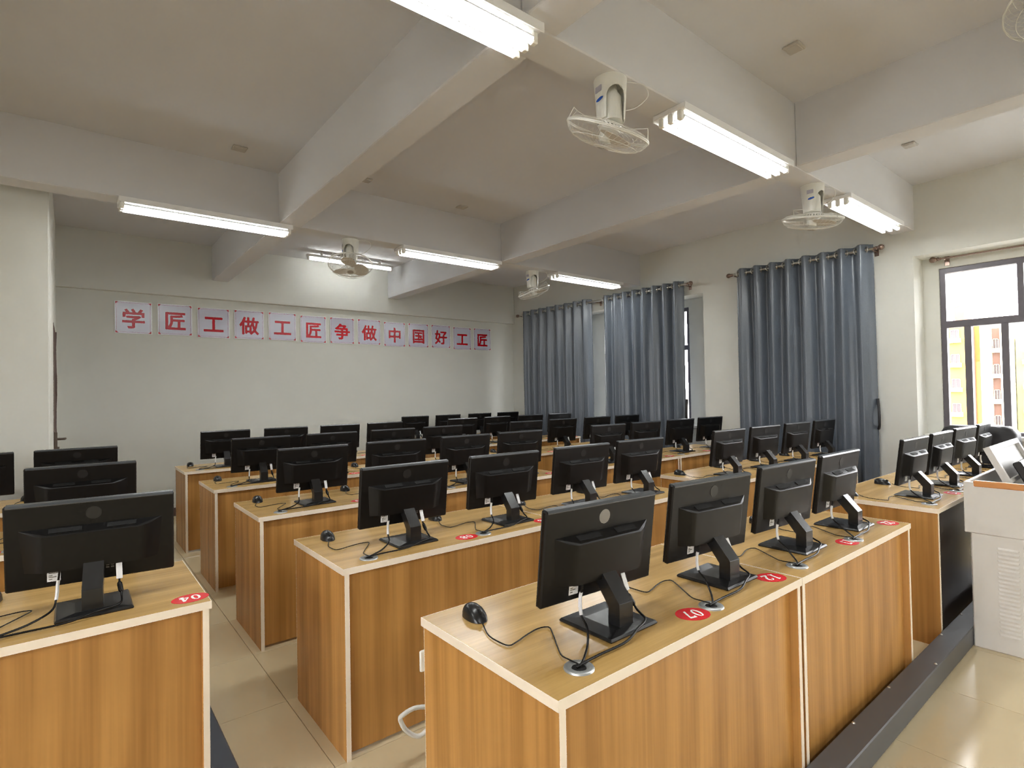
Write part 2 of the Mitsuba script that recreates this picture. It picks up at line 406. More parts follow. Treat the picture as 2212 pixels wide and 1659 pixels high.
def ell(cx, cy, a, b):
    return affinity.translate(affinity.scale(Point(0, 0).buffer(1, 24), a, b), cx, cy)
def digit(c):
    """Upright serif digits, 1 high and about 0.6 wide, as shapely shapes."""
    if c == '0':
        return ell(0.3, 0.5, 0.28, 0.5).difference(ell(0.3, 0.5, 0.13, 0.43))
    if c == '1':
        return union_all([Polygon([(0.22, 0), (0.38, 0), (0.38, 1), (0.3, 1), (0.08, 0.86), (0.1, 0.8), (0.22, 0.84)]), Polygon([(0.08, 0), (0.52, 0), (0.52, 0.06), (0.08, 0.06)])])
    if c == '7':
        return Polygon([(0.04, 1), (0.04, 0.72), (0.08, 0.72), (0.14, 0.84), (0.44, 0.84), (0.16, 0), (0.32, 0), (0.57, 0.94), (0.57, 1)])
    if c == '4':
        return union_all([union_all([Polygon([(0.34, 0), (0.5, 0), (0.5, 1), (0.34, 1)]), Polygon([(0.02, 0.22), (0.6, 0.22), (0.6, 0.33), (0.02, 0.33)]), Polygon([(0.02, 0.33), (0.12, 0.33), (0.36, 0.8), (0.36, 1)])]), Polygon([(0.26, 0), (0.58, 0), (0.58, 0.05), (0.26, 0.05)])])
    if c == '8':
        return union_all([ell(0.3, 0.27, 0.28, 0.27), ell(0.3, 0.75, 0.24, 0.25)]).difference(union_all([ell(0.3, 0.26, 0.13, 0.19), ell(0.3, 0.76, 0.11, 0.17)]))
    if c in '69':
        s = union_all([ell(0.3, 0.31, 0.28, 0.31).difference(ell(0.3, 0.3, 0.13, 0.23)), ell(0.36, 0.5, 0.34, 0.5).difference(ell(0.42, 0.48, 0.26, 0.46)).intersection(Polygon([(0, 0.3), (0.55, 0.55), (0.6, 1), (0, 1)]))])
        return s if c == '6' else affinity.rotate(s, 180, origin=(0.3, 0.5))
    if c == '3':
        return union_all([ell(0.28, 0.27, 0.28, 0.27).difference(ell(0.26, 0.27, 0.13, 0.2)), ell(0.28, 0.75, 0.24, 0.25).difference(ell(0.26, 0.75, 0.11, 0.18))]).difference(Polygon([(-0.1, 0.3), (0.26, 0.4), (0.26, 0.62), (-0.1, 0.7)]))
    if c == '2':
        return union_all([Polygon([(0.02, 0), (0.56, 0), (0.6, 0.24), (0.54, 0.24), (0.48, 0.14), (0.24, 0.14), (0.56, 0.6), (0.42, 0.64), (0.02, 0.1)]), ell(0.29, 0.74, 0.27, 0.26).difference(ell(0.27, 0.74, 0.13, 0.19)).difference(Polygon([(-0.1, 0.3), (0.3, 0.3), (0.3, 0.66), (0.0, 0.7), (-0.1, 0.7)]))])
    return union_all([Polygon([(0.08, 1), (0.08, 0.5), (0.18, 0.5), (0.2, 0.84), (0.52, 0.84), (0.55, 1)]), ell(0.28, 0.31, 0.28, 0.31).difference(ell(0.25, 0.31, 0.14, 0.22)).difference(Polygon([(-0.1, 0.2), (0.24, 0.3), (0.24, 0.55), (-0.1, 0.52)]))])
oval = P(prism(ell(0, 0, 0.056, 0.044), 0.0007), 'sticker_red')
DIG = {}
def number_ply(txt):
    if txt not in DIG:
        s = union_all([affinity.translate(digit(c), 0.68 * i, 0) for i, c in enumerate(txt)])
        s = affinity.affine_transform(s, [0.048, 0, 0, 0.048, -0.64 * 0.048, -0.5 * 0.048])
        DIG[txt] = P(flat(s, 0.0005), 'sticker_white')
    return DIG[txt]

ORD = ['first', 'second', 'third', 'fourth', 'fifth', 'sixth']
ROWW = {'M': ['nearest', 'second', 'third', 'fourth', 'farthest'], 'R': ['nearest', 'second', 'third', 'fourth', 'fifth', 'farthest'], 'L': ['nearest', 'middle', 'farthest']}
BLOCK = {'M': 'middle block', 'R': 'window-side block', 'L': 'left block'}
BLONG = {'M': 'the middle block of desks', 'R': 'the window-side block of desks', 'L': 'the desks at the left edge'}
rowsM = [0.884, 2.09, 3.31, 4.54, 5.86]
rowsR = [0.884, 2.09, 3.31, 4.54, 5.86, 7.13]
rowsL = [2.07, 3.31, 4.56]
stations = []       # block, row index, column index, x, y of the base centre, number

def desk(block, r, c, x, y, w, sts):
    side = 'left' if c == 0 else 'right'
    if block == 'L':
        lab = f'wood-grain computer desk with pale edges, {ROWW[block][r]} row at the left edge of the room'
    else:
        lab = f'wood-grain computer desk with pale edges, {side} of two in the {ROWW[block][r]} row, {BLOCK[block]}'
    t = thing('computer_desk', lab, 'desk', 'wood-grain computer desks')
    d = PROTO[w]
    at = tr(x, y, DH)
    part(t, 'tabletop', d['top'], at)
    part(t, 'edge_band', d['edge'], at, label='pale edge banding')
    if block == 'R' and r == 0:
        part(t, 'front_panel', d['front_dark'], at, label='dark glossy front panel')
    else:
        part(t, 'front_panel', d['front'], at)
    part(t, 'back_rail', d['rail'], at)
    for k in 'ab':
        s = part(t, 'side_panel', d['side' + k], at)
        part(s, 'edge_strip', d['strip' + k], at, label='pale edge strip'); part(s, 'edge_strip', d['tail' + k], at, label='pale edge strip')
    for sx, num in sts:
        gg = part(t, 'cable_grommet', grommet, tr(max(sx - 0.255, x + 0.05), y + 0.072, DH), label='round metal cable grommet')
        part(gg, 'hole', grommet_hole, tr(max(sx - 0.255, x + 0.05), y + 0.072, DH))
        px, py = min(sx + 0.235, x + w - 0.07), y + 0.076
        if block == 'M' and c == 0 and num.endswith(('7', '8', '9')) and num[0] == '0': px = sx + 0.236
        yaw = 180 + rng.uniform(-9, 9)
        if num == '07': yaw = 166
        if num == '04': yaw, px = 184, sx + 0.255
        if num == '12': yaw = 162
        st = part(t, 'number_sticker', oval, tr(px, py, DH, yaw), label=f'red oval sticker reading {num} in white')
        part(st, 'number', number_ply(num), tr(px, py, DH + 0.0007, yaw))
    return t

W = 1.188
for r, y in enumerate(rowsM):
    xs = [1.22, 1.805, 2.395, 2.945]
    nums = [f'{7 + r + 5 * j:02d}' for j in range(4)]
    t0 = desk('M', r, 0, 0.826, y, W, list(zip(xs[:2], nums[:2])))
    desk('M', r, 1, 0.826 + W + 0.004, y, W, list(zip(xs[2:], nums[2:])))
    if r == 0:
        part(t0, 'socket', P(cbox(0.822, 0.85, 1.482, 1.492, 0.585, 0.648, 0.003), 'white_plastic'), label='small white socket plate')
    stations += [('M', r, j, xs[j], y + (0.203, 0.205, 0.225, 0.22, 0.21)[r], nums[j]) for j in range(4)]
for r, y in enumerate(rowsR):
    xs = [4.055, 4.635, 5.245, 5.835]
    nums = [f'{27 + r + 6 * j:02d}' for j in range(4)]
    desk('R', r, 0, 3.672, y, W, list(zip(xs[:2], nums[:2])))
    desk('R', r, 1, 3.672 + W + 0.004, y, W, list(zip(xs[2:], nums[2:])))
    stations += [('R', r, j, xs[j], y + (0.19, 0.205, 0.23, 0.225, 0.21, 0.21)[r], nums[j]) for j in range(4)]
for r, y in enumerate(rowsL):
    xs = [-0.53, 0.062 - 0.01 * r]
    if r == 2: xs[0] = -0.50
    nums = [f'{1 + r:02d}', f'{4 + r:02d}']
    desk('L', r, 1, 0.368 - W, y, W, list(zip(xs, nums)))
    stations += [('L', r, j, xs[j], y + 0.2, nums[j]) for j in range(2) if not (j == 0 and r < 2)]

# ------------------------------------------------------------------ monitors
TILT = 7.4
def tilt(m):                                        # panel space (x, depth, height above its lower edge) -> local space
    return move(rot(m, TILT, [1, 0, 0]), 0, 0.046, 0.080)
hw, ph = 0.2235, 0.274
panel = tilt(cat(cbox(-hw, hw, -0.012, 0.006, 0, ph, 0.004)))
top_lip = tilt(hullmesh([(sx, d, z) for sx in (-hw + 0.006, hw - 0.003) for d, z in ((-0.0142, ph - 0.007), (-0.0142, ph - 0.004), (-0.009, ph + 0.002), (0.0095, ph + 0.0024), (0.0095, ph - 0.001))]))
bezel = tilt(cbox(-hw + 0.001, hw - 0.001, 0.006, 0.010, 0.001, ph - 0.001, 0.0015))
glass = tilt(box(-hw + 0.012, hw - 0.012, 0.0098, 0.0106, 0.022, ph - 0.012))
def hump():
    back, z0, z1 = -0.046, 0.056, 0.196
    pts = [(-0.178, -0.011, z0), (0.178, -0.011, z0), (-0.19, -0.011, z1 - 0.002), (0.19, -0.011, z1 - 0.002)]
    pts += [(-0.125, back, z0 + 0.004), (0.125, back, z0 + 0.004), (-0.125, back, z1 - 0.02), (0.125, back, z1 - 0.02), (-0.118, back + 0.002, z1 - 0.016), (0.118, back + 0.002, z1 - 0.016)]
    pts += [(-0.15, -0.034, z0 + 0.004), (0.15, -0.034, z0 + 0.004), (-0.152, -0.034, z1 - 0.016), (0.152, -0.034, z1 - 0.016)]
    return tilt(hullmesh(pts))
def vent(x0, x1):                                   # in the sloped top of the housing
    a, b = np.array([-0.0135, 0.1945]), np.array([-0.0425, 0.1815])
    p, q = a + (b - a) * 0.2, a + (b - a) * 0.8
    n = np.array([-(b - a)[1], (b - a)[0]]); n /= np.linalg.norm(n)
    n = n if n[1] > 0 else -n
    pts = [(x, *(v + n * s)) for x in (x0, x1) for v in (p, q) for s in (-0.002, 0.0012)]
    return tilt(hullmesh(pts))
neck_prof = Polygon([(-0.072, 0.006), (-0.028, 0.006), (-0.03, 0.062), (0.03, 0.135), (0.03, 0.165), (0.005, 0.165), (-0.073, 0.078)]).buffer(-0.004).buffer(0.004, 3)
def neck_mesh():
    m = prism(neck_prof, 0.054)                     # (y, z) profile extruded along x
    v = m.vertices.copy()
    m.vertices = np.stack([v[:, 2] - 0.027, v[:, 0], v[:, 1]], 1)
    return m
def base_mesh():
    lo = [(sx * 0.098, sy * 0.098, 0) for sx in (-1, 1) for sy in (-1, 1)] + [(sx * 0.1, sy * 0.1, 0.004) for sx in (-1, 1) for sy in (-1, 1)]
    hi = [(sx * 0.096, sy * 0.096, 0.010) for sx in (-1, 1) for sy in (-1, 1)] + [(sx * 0.05, sy * 0.06 - 0.015, 0.0155) for sx in (-1, 1) for sy in (-1, 1)]
    return hullmesh(lo + hi)
def disc(cx, cz, r, y, t=0.0012):
    d = trimesh.creation.cylinder(r, t, sections=28)
    return tilt(move(rot(d, 90, [1, 0, 0]), cx, y, cz))
GR = (-0.255, -0.131)
vid = smooth_path([(-0.088, 0.014, 0.175), (-0.088, 0.012, 0.13), (-0.092, 0.02, 0.09), (-0.096, 0.014, 0.045), (-0.108, -0.02, 0.02), (-0.16, -0.07, 0.008), (-0.225, -0.118, 0.007), (GR[0] + 0.004, GR[1], 0.006), (GR[0], GR[1], 0.004)], 7)
pwr = smooth_path([(0.062, 0.014, 0.165), (0.07, 0.0, 0.12), (0.066, -0.02, 0.075), (0.07, -0.05, 0.035), (0.06, -0.088, 0.02), (0.0, -0.108, 0.016), (-0.07, -0.125, 0.007), (-0.17, -0.126, 0.006), (-0.235, -0.13, 0.007), (GR[0] - 0.004, GR[1], 0.0055), (GR[0] - 0.008, GR[1], 0.004)], 7)
def along(path, a, b):
    s = np.r_[0, np.cumsum(np.linalg.norm(np.diff(path, axis=0), axis=1))]
    q = np.linspace(a, b, 8) * 1.0
    return np.stack([np.interp(q, s, path[:, k]) for k in range(3)], 1)
tp = along(pwr, 0.02, 0.088)
tag_tab = hullmesh([(p[0] + sx, p[1] - 0.0045 + sy, p[2]) for p in (tp[0], tp[-1]) for sx in (-0.0085, 0.0085) for sy in (-0.0012, 0.0012)])
MON = dict(
    panel=P(panel, 'black_plastic'), lip=P(top_lip, 'black_gloss'), bezel=P(bezel, 'black_satin'), screen=P(glass, 'screen_glass'),
    hump=P(hump(), 'black_plastic', smooth=25), vent_a=P(vent(-0.115, -0.03), 'black_dull'), vent_b=P(vent(0.035, 0.115), 'black_dull'),
    neck=P(neck_mesh(), 'black_satin', smooth=25), base=P(base_mesh(), 'black_satin'),
    label=P(tilt(box(-0.122, -0.088, -0.0132, -0.0118, 0.018, 0.058)), 'paper'),
    label_print=P(tilt(cat(*[box(-0.118, -0.118 + w_, -0.0136, -0.0131, z_, z_ + 0.003) for z_, w_ in ((0.05, 0.012), (0.044, 0.024), (0.036, 0.01), (0.031, 0.02), (0.024, 0.009))])), 'grey_print'),
    ports=P(tilt(cat(*[box(0.03 + 0.013 * i, 0.039 + 0.013 * i, -0.0132, -0.0118, 0.036 + 0.008 * j, 0.0405 + 0.008 * j) for i in range(3) for j in range(2)], box(0.096, 0.104, -0.0132, -0.0118, 0.05, 0.06))), 'grey_print'),
    disc=P(disc(0.0, 0.231, 0.0215, -0.0125), 'logo_dark'), disc_grey=P(disc(0.0, 0.231, 0.0215, -0.0125), 'logo_grey'),
    video=P(tube(vid, 0.0032, 6), 'black_plastic', smooth=True), power=P(tube(pwr, 0.0033, 6), 'black_plastic', smooth=True),
    bead=P(tube(along(pwr, 0.10, 0.135), [0.0045, 0.007, 0.0075, 0.0075, 0.0075, 0.0075, 0.007, 0.0045], 8), 'black_plastic', smooth=True),
    video_tag=P(tube(along(vid, 0.072, 0.135), 0.0052, 6), 'paper'), power_tag=P(tag_tab, 'paper'))

cord = smooth_path([(-0.290, 0.225, 0.012), (-0.297, 0.205, 0.006), (-0.318, 0.155, 0.004), (-0.322, 0.108, 0.004), (-0.315, 0.070, 0.004), (-0.287, 0.071, 0.004), (-0.232, 0.088, 0.004), (-0.185, 0.096, 0.004), (-0.158, 0.083, 0.004), (-0.178, 0.045, 0.004), (-0.222, -0.020, 0.004), (-0.247, -0.062, 0.004), (-0.253, -0.100, 0.007), (-0.252, -0.124, 0.007), (-0.252, -0.132, 0.004)], 6)
def mouse_shell(lift=0.0):
    V, F = [], []
    nu, nv = 20, 9
    for i in range(nu + 1):                         # along the body, back to front
        t = -1 + 2 * i / nu
        L = 0.052 * t
        w = 0.030 * math.sqrt(max(1 - abs(t) ** 2.6, 0)) * (1.0 - 0.08 * t)
        h = 0.037 * max(1 - abs(t * 0.93 + 0.16) ** 2.4, 0) ** 0.75 * (1 - 0.12 * t)
        for j in range(nv + 1):
            a = math.pi * j / nv
            V.append([w * math.cos(a), -L, 0.0006 + max(h, 0.001) * math.sin(a) ** 0.7 if 0 < j < nv else 0.0006])
    V = np.array(V)
    for i in range(nu):
        for j in range(nv):
            a, b = i * (nv + 1) + j, i * (nv + 1) + j + 1
            c, d = a + nv + 1, b + nv + 1
            F += [[a, c, b], [b, c, d]]
        F += [[i * (nv + 1), (i * (nv + 1)) + nv, (i + 1) * (nv + 1)], [i * (nv + 1) + nv, (i + 1) * (nv + 1) + nv, (i + 1) * (nv + 1)]]
    m = trimesh.Trimesh(V, F, process=True)
    trimesh.repair.fix_normals(m)
    if m.volume < 0:
        m.invert()
    return m
shell = mouse_shell()
MY = 18                                              # the mouse's own turn
def mouse_local(m):
    return move(rot(m, MY - 24, [0, 0, 1]), -0.272, 0.285, 0)
groove = rot(cbox(-0.004, 0.004, -0.046, -0.012, 0.024, 0.0335, 0.003), 16, [1, 0, 0], [0, -0.03, 0.03])
MOUSE = dict(shell=P(mouse_local(shell), 'black_satin', smooth=50), wheel=P(mouse_local(move(rot(trimesh.creation.cylinder(0.009, 0.006, sections=18), 90, [0, 1, 0]), 0, -0.026, 0.0245)), 'black_dull', smooth=40),
             mark=P(mouse_local(move(rot(lathe([(0.0026, -0.0006), (0.004, -0.0006), (0.004, 0.0006), (0.0026, 0.0006)], 16), -8, [1, 0, 0]), 0, 0.017, 0.0368)), 'grey_print'), cord=P(tube(cord, 0.0019, 6), 'black_plastic', smooth=True))

YAW = {('M', 0, 0): -3.2, ('M', 0, 1): -5.0, ('M', 0, 2): -3.5, ('M', 0, 3): -0.5, ('M', 1, 0): -1, ('M', 1, 1): -3, ('M', 1, 2): -2.5, ('M', 1, 3): -3.2, ('M', 2, 0): -2, ('M', 2, 1): -4, ('M', 2, 3): -5,
       ('L', 0, 1): -5.5, ('L', 1, 1): -2.6, ('L', 2, 1): -1, ('L', 2, 0): 0, ('R', 0, 0): -1.5, ('R', 0, 1): -1, ('R', 0, 2): -4, ('R', 0, 3): 1}
for blk, r, c, x, y, num in stations:
    yaw = YAW.get((blk, r, c), rng.uniform(-5, -0.5))
    if blk == 'L':
        where = f'{ROWW[blk][r]} row at the left edge of the room' + ('' if r < 2 else (', right one' if c else ', left one'))
        mon_label, mouse_label = f'black monitor, {where}', f'black corded mouse, {where}'
    else:
        mon_label = f'black monitor, {ORD[c]} from the left in the {ROWW[blk][r]} row of the {BLOCK[blk]}'
        mouse_label = f'black mouse by the {ORD[c]} monitor from left, {ROWW[blk][r]} row of the {BLOCK[blk]}'
    grp = 'black monitors on the computer desks'
    t = thing('computer_monitor', mon_label, 'monitor', grp)
    at, fixed = tr(x, y, DH + 0.0005, yaw), tr(x, y, DH + 0.0005)
    part(t, 'rear_panel', MON['panel'], at)
    part(t, 'top_lip', MON['lip'], at)
    bz = part(t, 'bezel', MON['bezel'], at)
    part(bz, 'screen', MON['screen'], at)
    h_ = part(t, 'rear_housing', MON['hump'], at)
    part(h_, 'vent', MON['vent_a'], at); part(h_, 'vent', MON['vent_b'], at)
    part(t, 'neck', MON['neck'], at)
    part(t, 'base', MON['base'], fixed)
    lb = part(t, 'data_label', MON['label'], at, label='small white printed label')
    part(lb, 'print', MON['label_print'], at)
    part(t, 'port_marks', MON['ports'], at)
    if blk == 'M' and (r, c) == (0, 0):
        part(t, 'emblem', MON['disc_grey'], at, label='round grey emblem')
    else:
        part(t, 'emblem', MON['disc'], at)
    v_ = part(t, 'video_cable', MON['video'], fixed)
    part(v_, 'tag', MON['video_tag'], fixed, label='white paper cable tag')
    p_ = part(t, 'power_cable', MON['power'], fixed)
    part(p_, 'tag', MON['power_tag'], fixed, label='white paper cable tag')
    part(p_, 'bead', MON['bead'], fixed)
    mx = x
    if blk == 'L': mx = x
    t = thing('computer_mouse', mouse_label, 'mouse', 'black corded mice on the desks')
    at2 = tr(mx, y, DH + 0.0004)
    part(t, 'shell', MOUSE['shell'], at2); part(t, 'wheel', MOUSE['wheel'], at2); part(t, 'mark', MOUSE['mark'], at2); part(t, 'cord', MOUSE['cord'], at2)

# ------------------------------------------------------------------ lights, fans, boxes on the ceiling
FL = 1.24
def batten_parts():
    d = {}
    d['tray'] = P(cat(cbox(0, FL, -0.1, 0.1, -0.028, 0, 0.004), cbox(0.0, FL, -0.102, -0.096, -0.04, 0, 0.001), cbox(0.0, FL, 0.096, 0.102, -0.04, 0, 0.001)), 'fixture_white')
    for i, y in enumerate((-0.058, 0.0, 0.058)):
        # LED tubes: the lower part of the tube shines, the upper part is its opaque back
        ang = np.linspace(-1.62, 1.62, 11)
        ring = np.stack([0.017 * np.sin(ang), -0.017 * np.cos(ang)], 1)
        V = np.array([[x, y + q, -0.058 + w] for x in (0.035, FL - 0.035) for q, w in ring])
        F = [f for k in range(10) for f in ([k, k + 12, k + 1], [k, k + 11, k + 12])]
        m = trimesh.Trimesh(V, F, process=False)
        if m.face_normals[10][2] > 0: m.invert()
        d[f'tube{i}'] = P(m, 'tube_glass', emitter={'type': 'area', 'radiance': rgb(TUBE_RADIANCE)})
        d[f'far{i}'] = P(tube([[0.035, y, -0.058], [FL - 0.035, y, -0.058]], 0.0135, 12), 'tube_glass', emitter={'type': 'area', 'radiance': rgb(np.array(TUBE_RADIANCE) * 1.25)})
        up = np.linspace(1.62, 2 * math.pi - 1.62, 9)
        d[f'back{i}'] = P(hullmesh([(x, y + 0.0169 * math.sin(a), -0.058 - 0.0169 * math.cos(a)) for x in (0.035, FL - 0.035) for a in up]), 'fixture_white', smooth=40)
        for e, x in enumerate((0.008, FL - 0.036)):
            d[f'hold{i}{e}'] = P(cbox(x, x + 0.028, y - 0.015, y + 0.015, -0.076, -0.026, 0.005), 'white_plastic')
    return d
BAT = batten_parts()
BAT['narrow'] = P(cat(cbox(0, FL, -0.03, 0.03, -0.03, 0, 0.004)), 'fixture_white')
BAT['stem'] = P(cbox(-0.012, 0.012, -0.012, 0.012, 0.0, 0.05, 0.002), 'fixture_white')
def batten(x, y, z, label, single=False):
    t = thing('ceiling_light', label, 'ceiling light', None if single else 'triple-tube batten lights')
    at = tr(x, y, z)
    part(t, 'tray', BAT['narrow' if single else 'tray'], at)
    if single:
        for q in (0.2, FL - 0.2):
            part(t, 'stem', BAT['stem'], tr(x + q, y, z))
    for i in ([1] if single else range(3)):
        tb = part(t, 'tube', BAT[f'far{i}' if single else f'tube{i}'], at)
        if not single: part(tb, 'tube_back', BAT[f'back{i}'], at)
        for e in range(2):
            part(t, 'tube_holder', BAT[f'hold{i}{e}'], at)
batten(0.27, 1.72, ZB, 'lit triple-tube batten light cut by the top edge, nearest of all lights in view')
batten(2.495, 1.72, ZB, 'lit triple-tube batten light right of the largest fan')
batten(4.70, 1.72, ZB, 'lit triple-tube batten light over the tallest curtain, right of the second nearest fan')
batten(0.29, 5.0, ZB, 'lit batten light hanging farthest left, under the far cross beam')
batten(2.60, 5.0, ZB, 'lit batten light under the far cross beam, middle of the three')
batten(4.72, 5.0, ZB, 'lit batten light under the far cross beam, right of the small tilted fan')
batten(2.45, 7.3, ZS - 0.05, 'lit single-tube light below the ceiling before the far wall, behind the open-bladed fan', True)
batten(-2.0, 1.72, ZB, 'lit batten light left of the picture on the near cross beam')
batten(0.27, -1.53, ZB, 'lit batten light behind the viewer, left of three')
batten(2.495, -1.53, ZB, 'lit batten light behind the viewer, middle of three')
batten(4.70, -1.53, ZB, 'lit batten light behind the viewer, right of three')

def fan_parts():
    d = {}
    n = 40
    cone = m3.Manifold.cylinder(0.20, 0.066, 0.080, n).translate([0, 0, -0.20])
    inner = m3.Manifold.cylinder(0.19, 0.060, 0.073, n).translate([0, 0, -0.205])
    arch = m3.CrossSection([[(-0.046, -0.25), (0.046, -0.25), (0.046, -0.1)] + [(0.046 * math.cos(a), -0.1 + 0.046 * math.sin(a)) for a in np.linspace(0.2, math.pi - 0.2, 10)] + [(-0.046, -0.1)]])
    cut = m3.Manifold.extrude(arch, 0.4).rotate([90, 0, 0]).translate([0, 0.2, 0])
    d['cover'] = P((cone - inner) - cut, 'fan_white', smooth=35)
    d['column'] = P(lathe([(0.0, -0.205), (0.056, -0.205), (0.055, -0.19), (0.053, -0.15), (0.051, -0.085), (0.036, -0.06), (0.03, -0.02), (0.0, -0.02)], 28), 'fan_white', smooth=35)
    d['label'] = P(cat(*[prism(Polygon([(-0.022, 0), (0.022, 0), (0.022, 0.028), (-0.022, 0.028)]), 0.002)]), 'fan_label')
    d['mark'] = P(prism(affinity.rotate(ell(0, 0, 0.022, 0.0075), 12), 0.002), 'fan_blue')
    # what swings: local axis +z pointing down the fan axis, 0 at the joint
    d['motor'] = P(lathe([(0.0, 0.0), (0.05, 0.0), (0.057, 0.008), (0.057, 0.036), (0.045, 0.044), (0.03, 0.06), (0.0, 0.062)], 28), 'fan_white', smooth=35)
    d['slots'] = P(cat(*[rot(box(0.0555, 0.0578, -0.003, 0.003, 0.013, 0.029), 360 / 18 * k, [0, 0, 1]) for k in range(18)]), 'black_dull')
    Rg = 0.205
    wires = []
    for k in range(40):
        a = 2 * math.pi * k / 40
        c, s = math.cos(a), math.sin(a)
        prof = [(0.058, 0.022), (0.12, 0.018), (0.18, 0.024), (Rg, 0.045)]
        wires.append(tube(smooth_path([(r * c, r * s, z) for r, z in prof], 2), 0.0009, 4))
        a2 = a + 0.5
        prof = [(Rg, 0.047, 0.0), (0.185, 0.082, 0.06), (0.13, 0.108, 0.16), (0.045, 0.118, 0.35)]
        wires.append(tube(smooth_path([(r * math.cos(a + t), r * math.sin(a + t), z) for r, z, t in prof], 2), 0.0009, 4))
    ring = lambda r, z, w: tube([(r * math.cos(a), r * math.sin(a), z) for a in np.linspace(0, 2 * math.pi, 49)[:-1]], w, 6, True)
    d['guard'] = P(cat(*wires, ring(0.12, 0.018, 0.0015), ring(0.165, 0.096, 0.0015)), 'fan_white')
    d['rim'] = P(cat(ring(Rg, 0.043, 0.0035), ring(Rg, 0.05, 0.0035)), 'fan_white')
    d['cap'] = P(lathe([(0.0, 0.114), (0.048, 0.114), (0.05, 0.119), (0.03, 0.124), (0.0, 0.125)], 28), 'fan_white', smooth=35)
    d['cap_mark'] = P(lathe([(0.0, 0.1245), (0.03, 0.1245), (0.02, 0.1262), (0.0, 0.1268)], 20), 'fan_grey')
    d['hub'] = P(lathe([(0.0, 0.055), (0.036, 0.055), (0.038, 0.075), (0.03, 0.094), (0.014, 0.1), (0.0, 0.102)], 24), 'fan_white', smooth=35)
    hoops = []
    for a in (0.3, math.pi + 0.3):
        c, s = math.cos(a), math.sin(a)
        pt = lambda r, q, z: (r * c - q * s, r * s + q * c, z)
        hoops.append(tube([pt(0.07, 0.03, 0.02), pt(0.175, 0.045, -0.012), pt(0.2, 0.02, 0.04)], 0.0018, 5))
        hoops.append(tube([pt(0.175, 0.045, -0.012), pt(0.19, -0.045, -0.008), pt(0.2, -0.05, 0.042)], 0.0018, 5))
    for k in range(2):
        d[f'hoop{k}'] = P(cat(*hoops[2 * k:2 * k + 2]), 'fan_white')
    blade = []
    for t in np.linspace(0, 1, 9):
        r = 0.03 + 0.145 * t
        wdt = 0.03 + 0.115 * math.sin(math.pi * min(t * 0.62 + 0.12, 0.9)) * (1 - 0.75 * max(0, t - 0.8) / 0.2 * 0.8)
        tw = math.radians(32 - 14 * t)
        for s in np.linspace(-0.42, 0.58, 6):
            q = s * wdt
            blade.append((r * math.cos(q / max(r, 0.06)), r * math.sin(q / max(r, 0.06)), 0.078 - q * math.tan(tw) * 0.55))
    blade = np.array(blade).reshape(9, 6, 3)
    V = np.vstack([blade.reshape(-1, 3), blade.reshape(-1, 3) + [0, 0, 0.0025]])
    F = []
    idx = lambda i, j, k: k * 54 + i * 6 + j
    for i in range(8):
        for j in range(5):
            a, b, c, e = idx(i, j, 0), idx(i, j + 1, 0), idx(i + 1, j + 1, 0), idx(i + 1, j, 0)
            F += [[a, b, c], [a, c, e], [a + 54, c + 54, b + 54], [a + 54, e + 54, c + 54]]
    rim = [(i, 0) for i in range(9)] + [(8, j) for j in range(1, 6)] + [(i, 5) for i in range(7, -1, -1)] + [(0, j) for j in range(4, 0, -1)]
    for (i, j), (k, l) in zip(rim, rim[1:] + rim[:1]):
        a, b = idx(i, j, 0), idx(k, l, 0)
        F += [[a, b + 54, b], [a, a + 54, b + 54]]
    m = trimesh.Trimesh(V, F, process=False); trimesh.repair.fix_normals(m)
    d['blade'] = P(m, 'fan_blade', smooth=40)
    d['cord'] = P(tube(smooth_path([(0.05, 0, -0.15), (0.13, 0.02, -0.12), (0.19, 0.03, -0.06), (0.17, 0.02, -0.012), (0.08, 0.0, -0.004)], 6), 0.0022, 5), 'fan_white')
    return d
FAN = fan_parts()
def fan(x, y, z, axis, face, spin, label, cat_='fan'):
    """face: the yaw in degrees of the cover's arch; axis: the direction the blades blow in."""
    t = thing('orbit_fan', label, cat_, 'white ceiling orbit fans')
    at = tr(x, y, z, face)
    part(t, 'mount_cover', FAN['cover'], at)
    part(t, 'column', FAN['column'], at)
    cy = math.radians(face)
    def on_side(key, name, ang, zz, r):
        a = cy + math.radians(ang)
        M_ = trimesh.transformations.translation_matrix([x + r * math.cos(a), y + r * math.sin(a), z + zz]) @ trimesh.transformations.rotation_matrix(a + math.pi / 2, [0, 0, 1]) @ trimesh.transformations.rotation_matrix(math.pi / 2, [1, 0, 0])
        part(t, name, FAN[key], T(M_), label={'label': 'grey paper label', 'mark': 'blue oval mark'}[key])
    on_side('label', 'paper_label', 198, -0.075, 0.0755)
    on_side('mark', 'emblem', 202, -0.11, 0.0735)
    part(t, 'power_cord', FAN['cord'], tr(x, y, z, -38))
    A = align(axis)
    A[:3, 3] = [x, y, z - 0.20]
    hd = T(A)
    mt = part(t, 'motor', FAN['motor'], hd)
    part(mt, 'slot_row', FAN['slots'], hd)
    gd = part(t, 'wire_guard', FAN['guard'], hd)
    part(gd, 'rim', FAN['rim'], hd)
    cp = part(t, 'guard_cap', FAN['cap'], hd)
    part(cp, 'badge', FAN['cap_mark'], hd)
    part(t, 'wire_hoop', FAN['hoop0'], hd); part(t, 'wire_hoop', FAN['hoop1'], hd)
    hb = part(t, 'hub', FAN['hub'], hd)
    for k in range(3):
        part(hb, 'blade', FAN['blade'], T(A).rotate([0, 0, 1], spin + 120.0 * k))
Rt = np.array([0.778, -0.628, 0.0]); Fw = np.array([0.628, 0.778, 0.0])
dn = np.array([0, 0, -1.0])
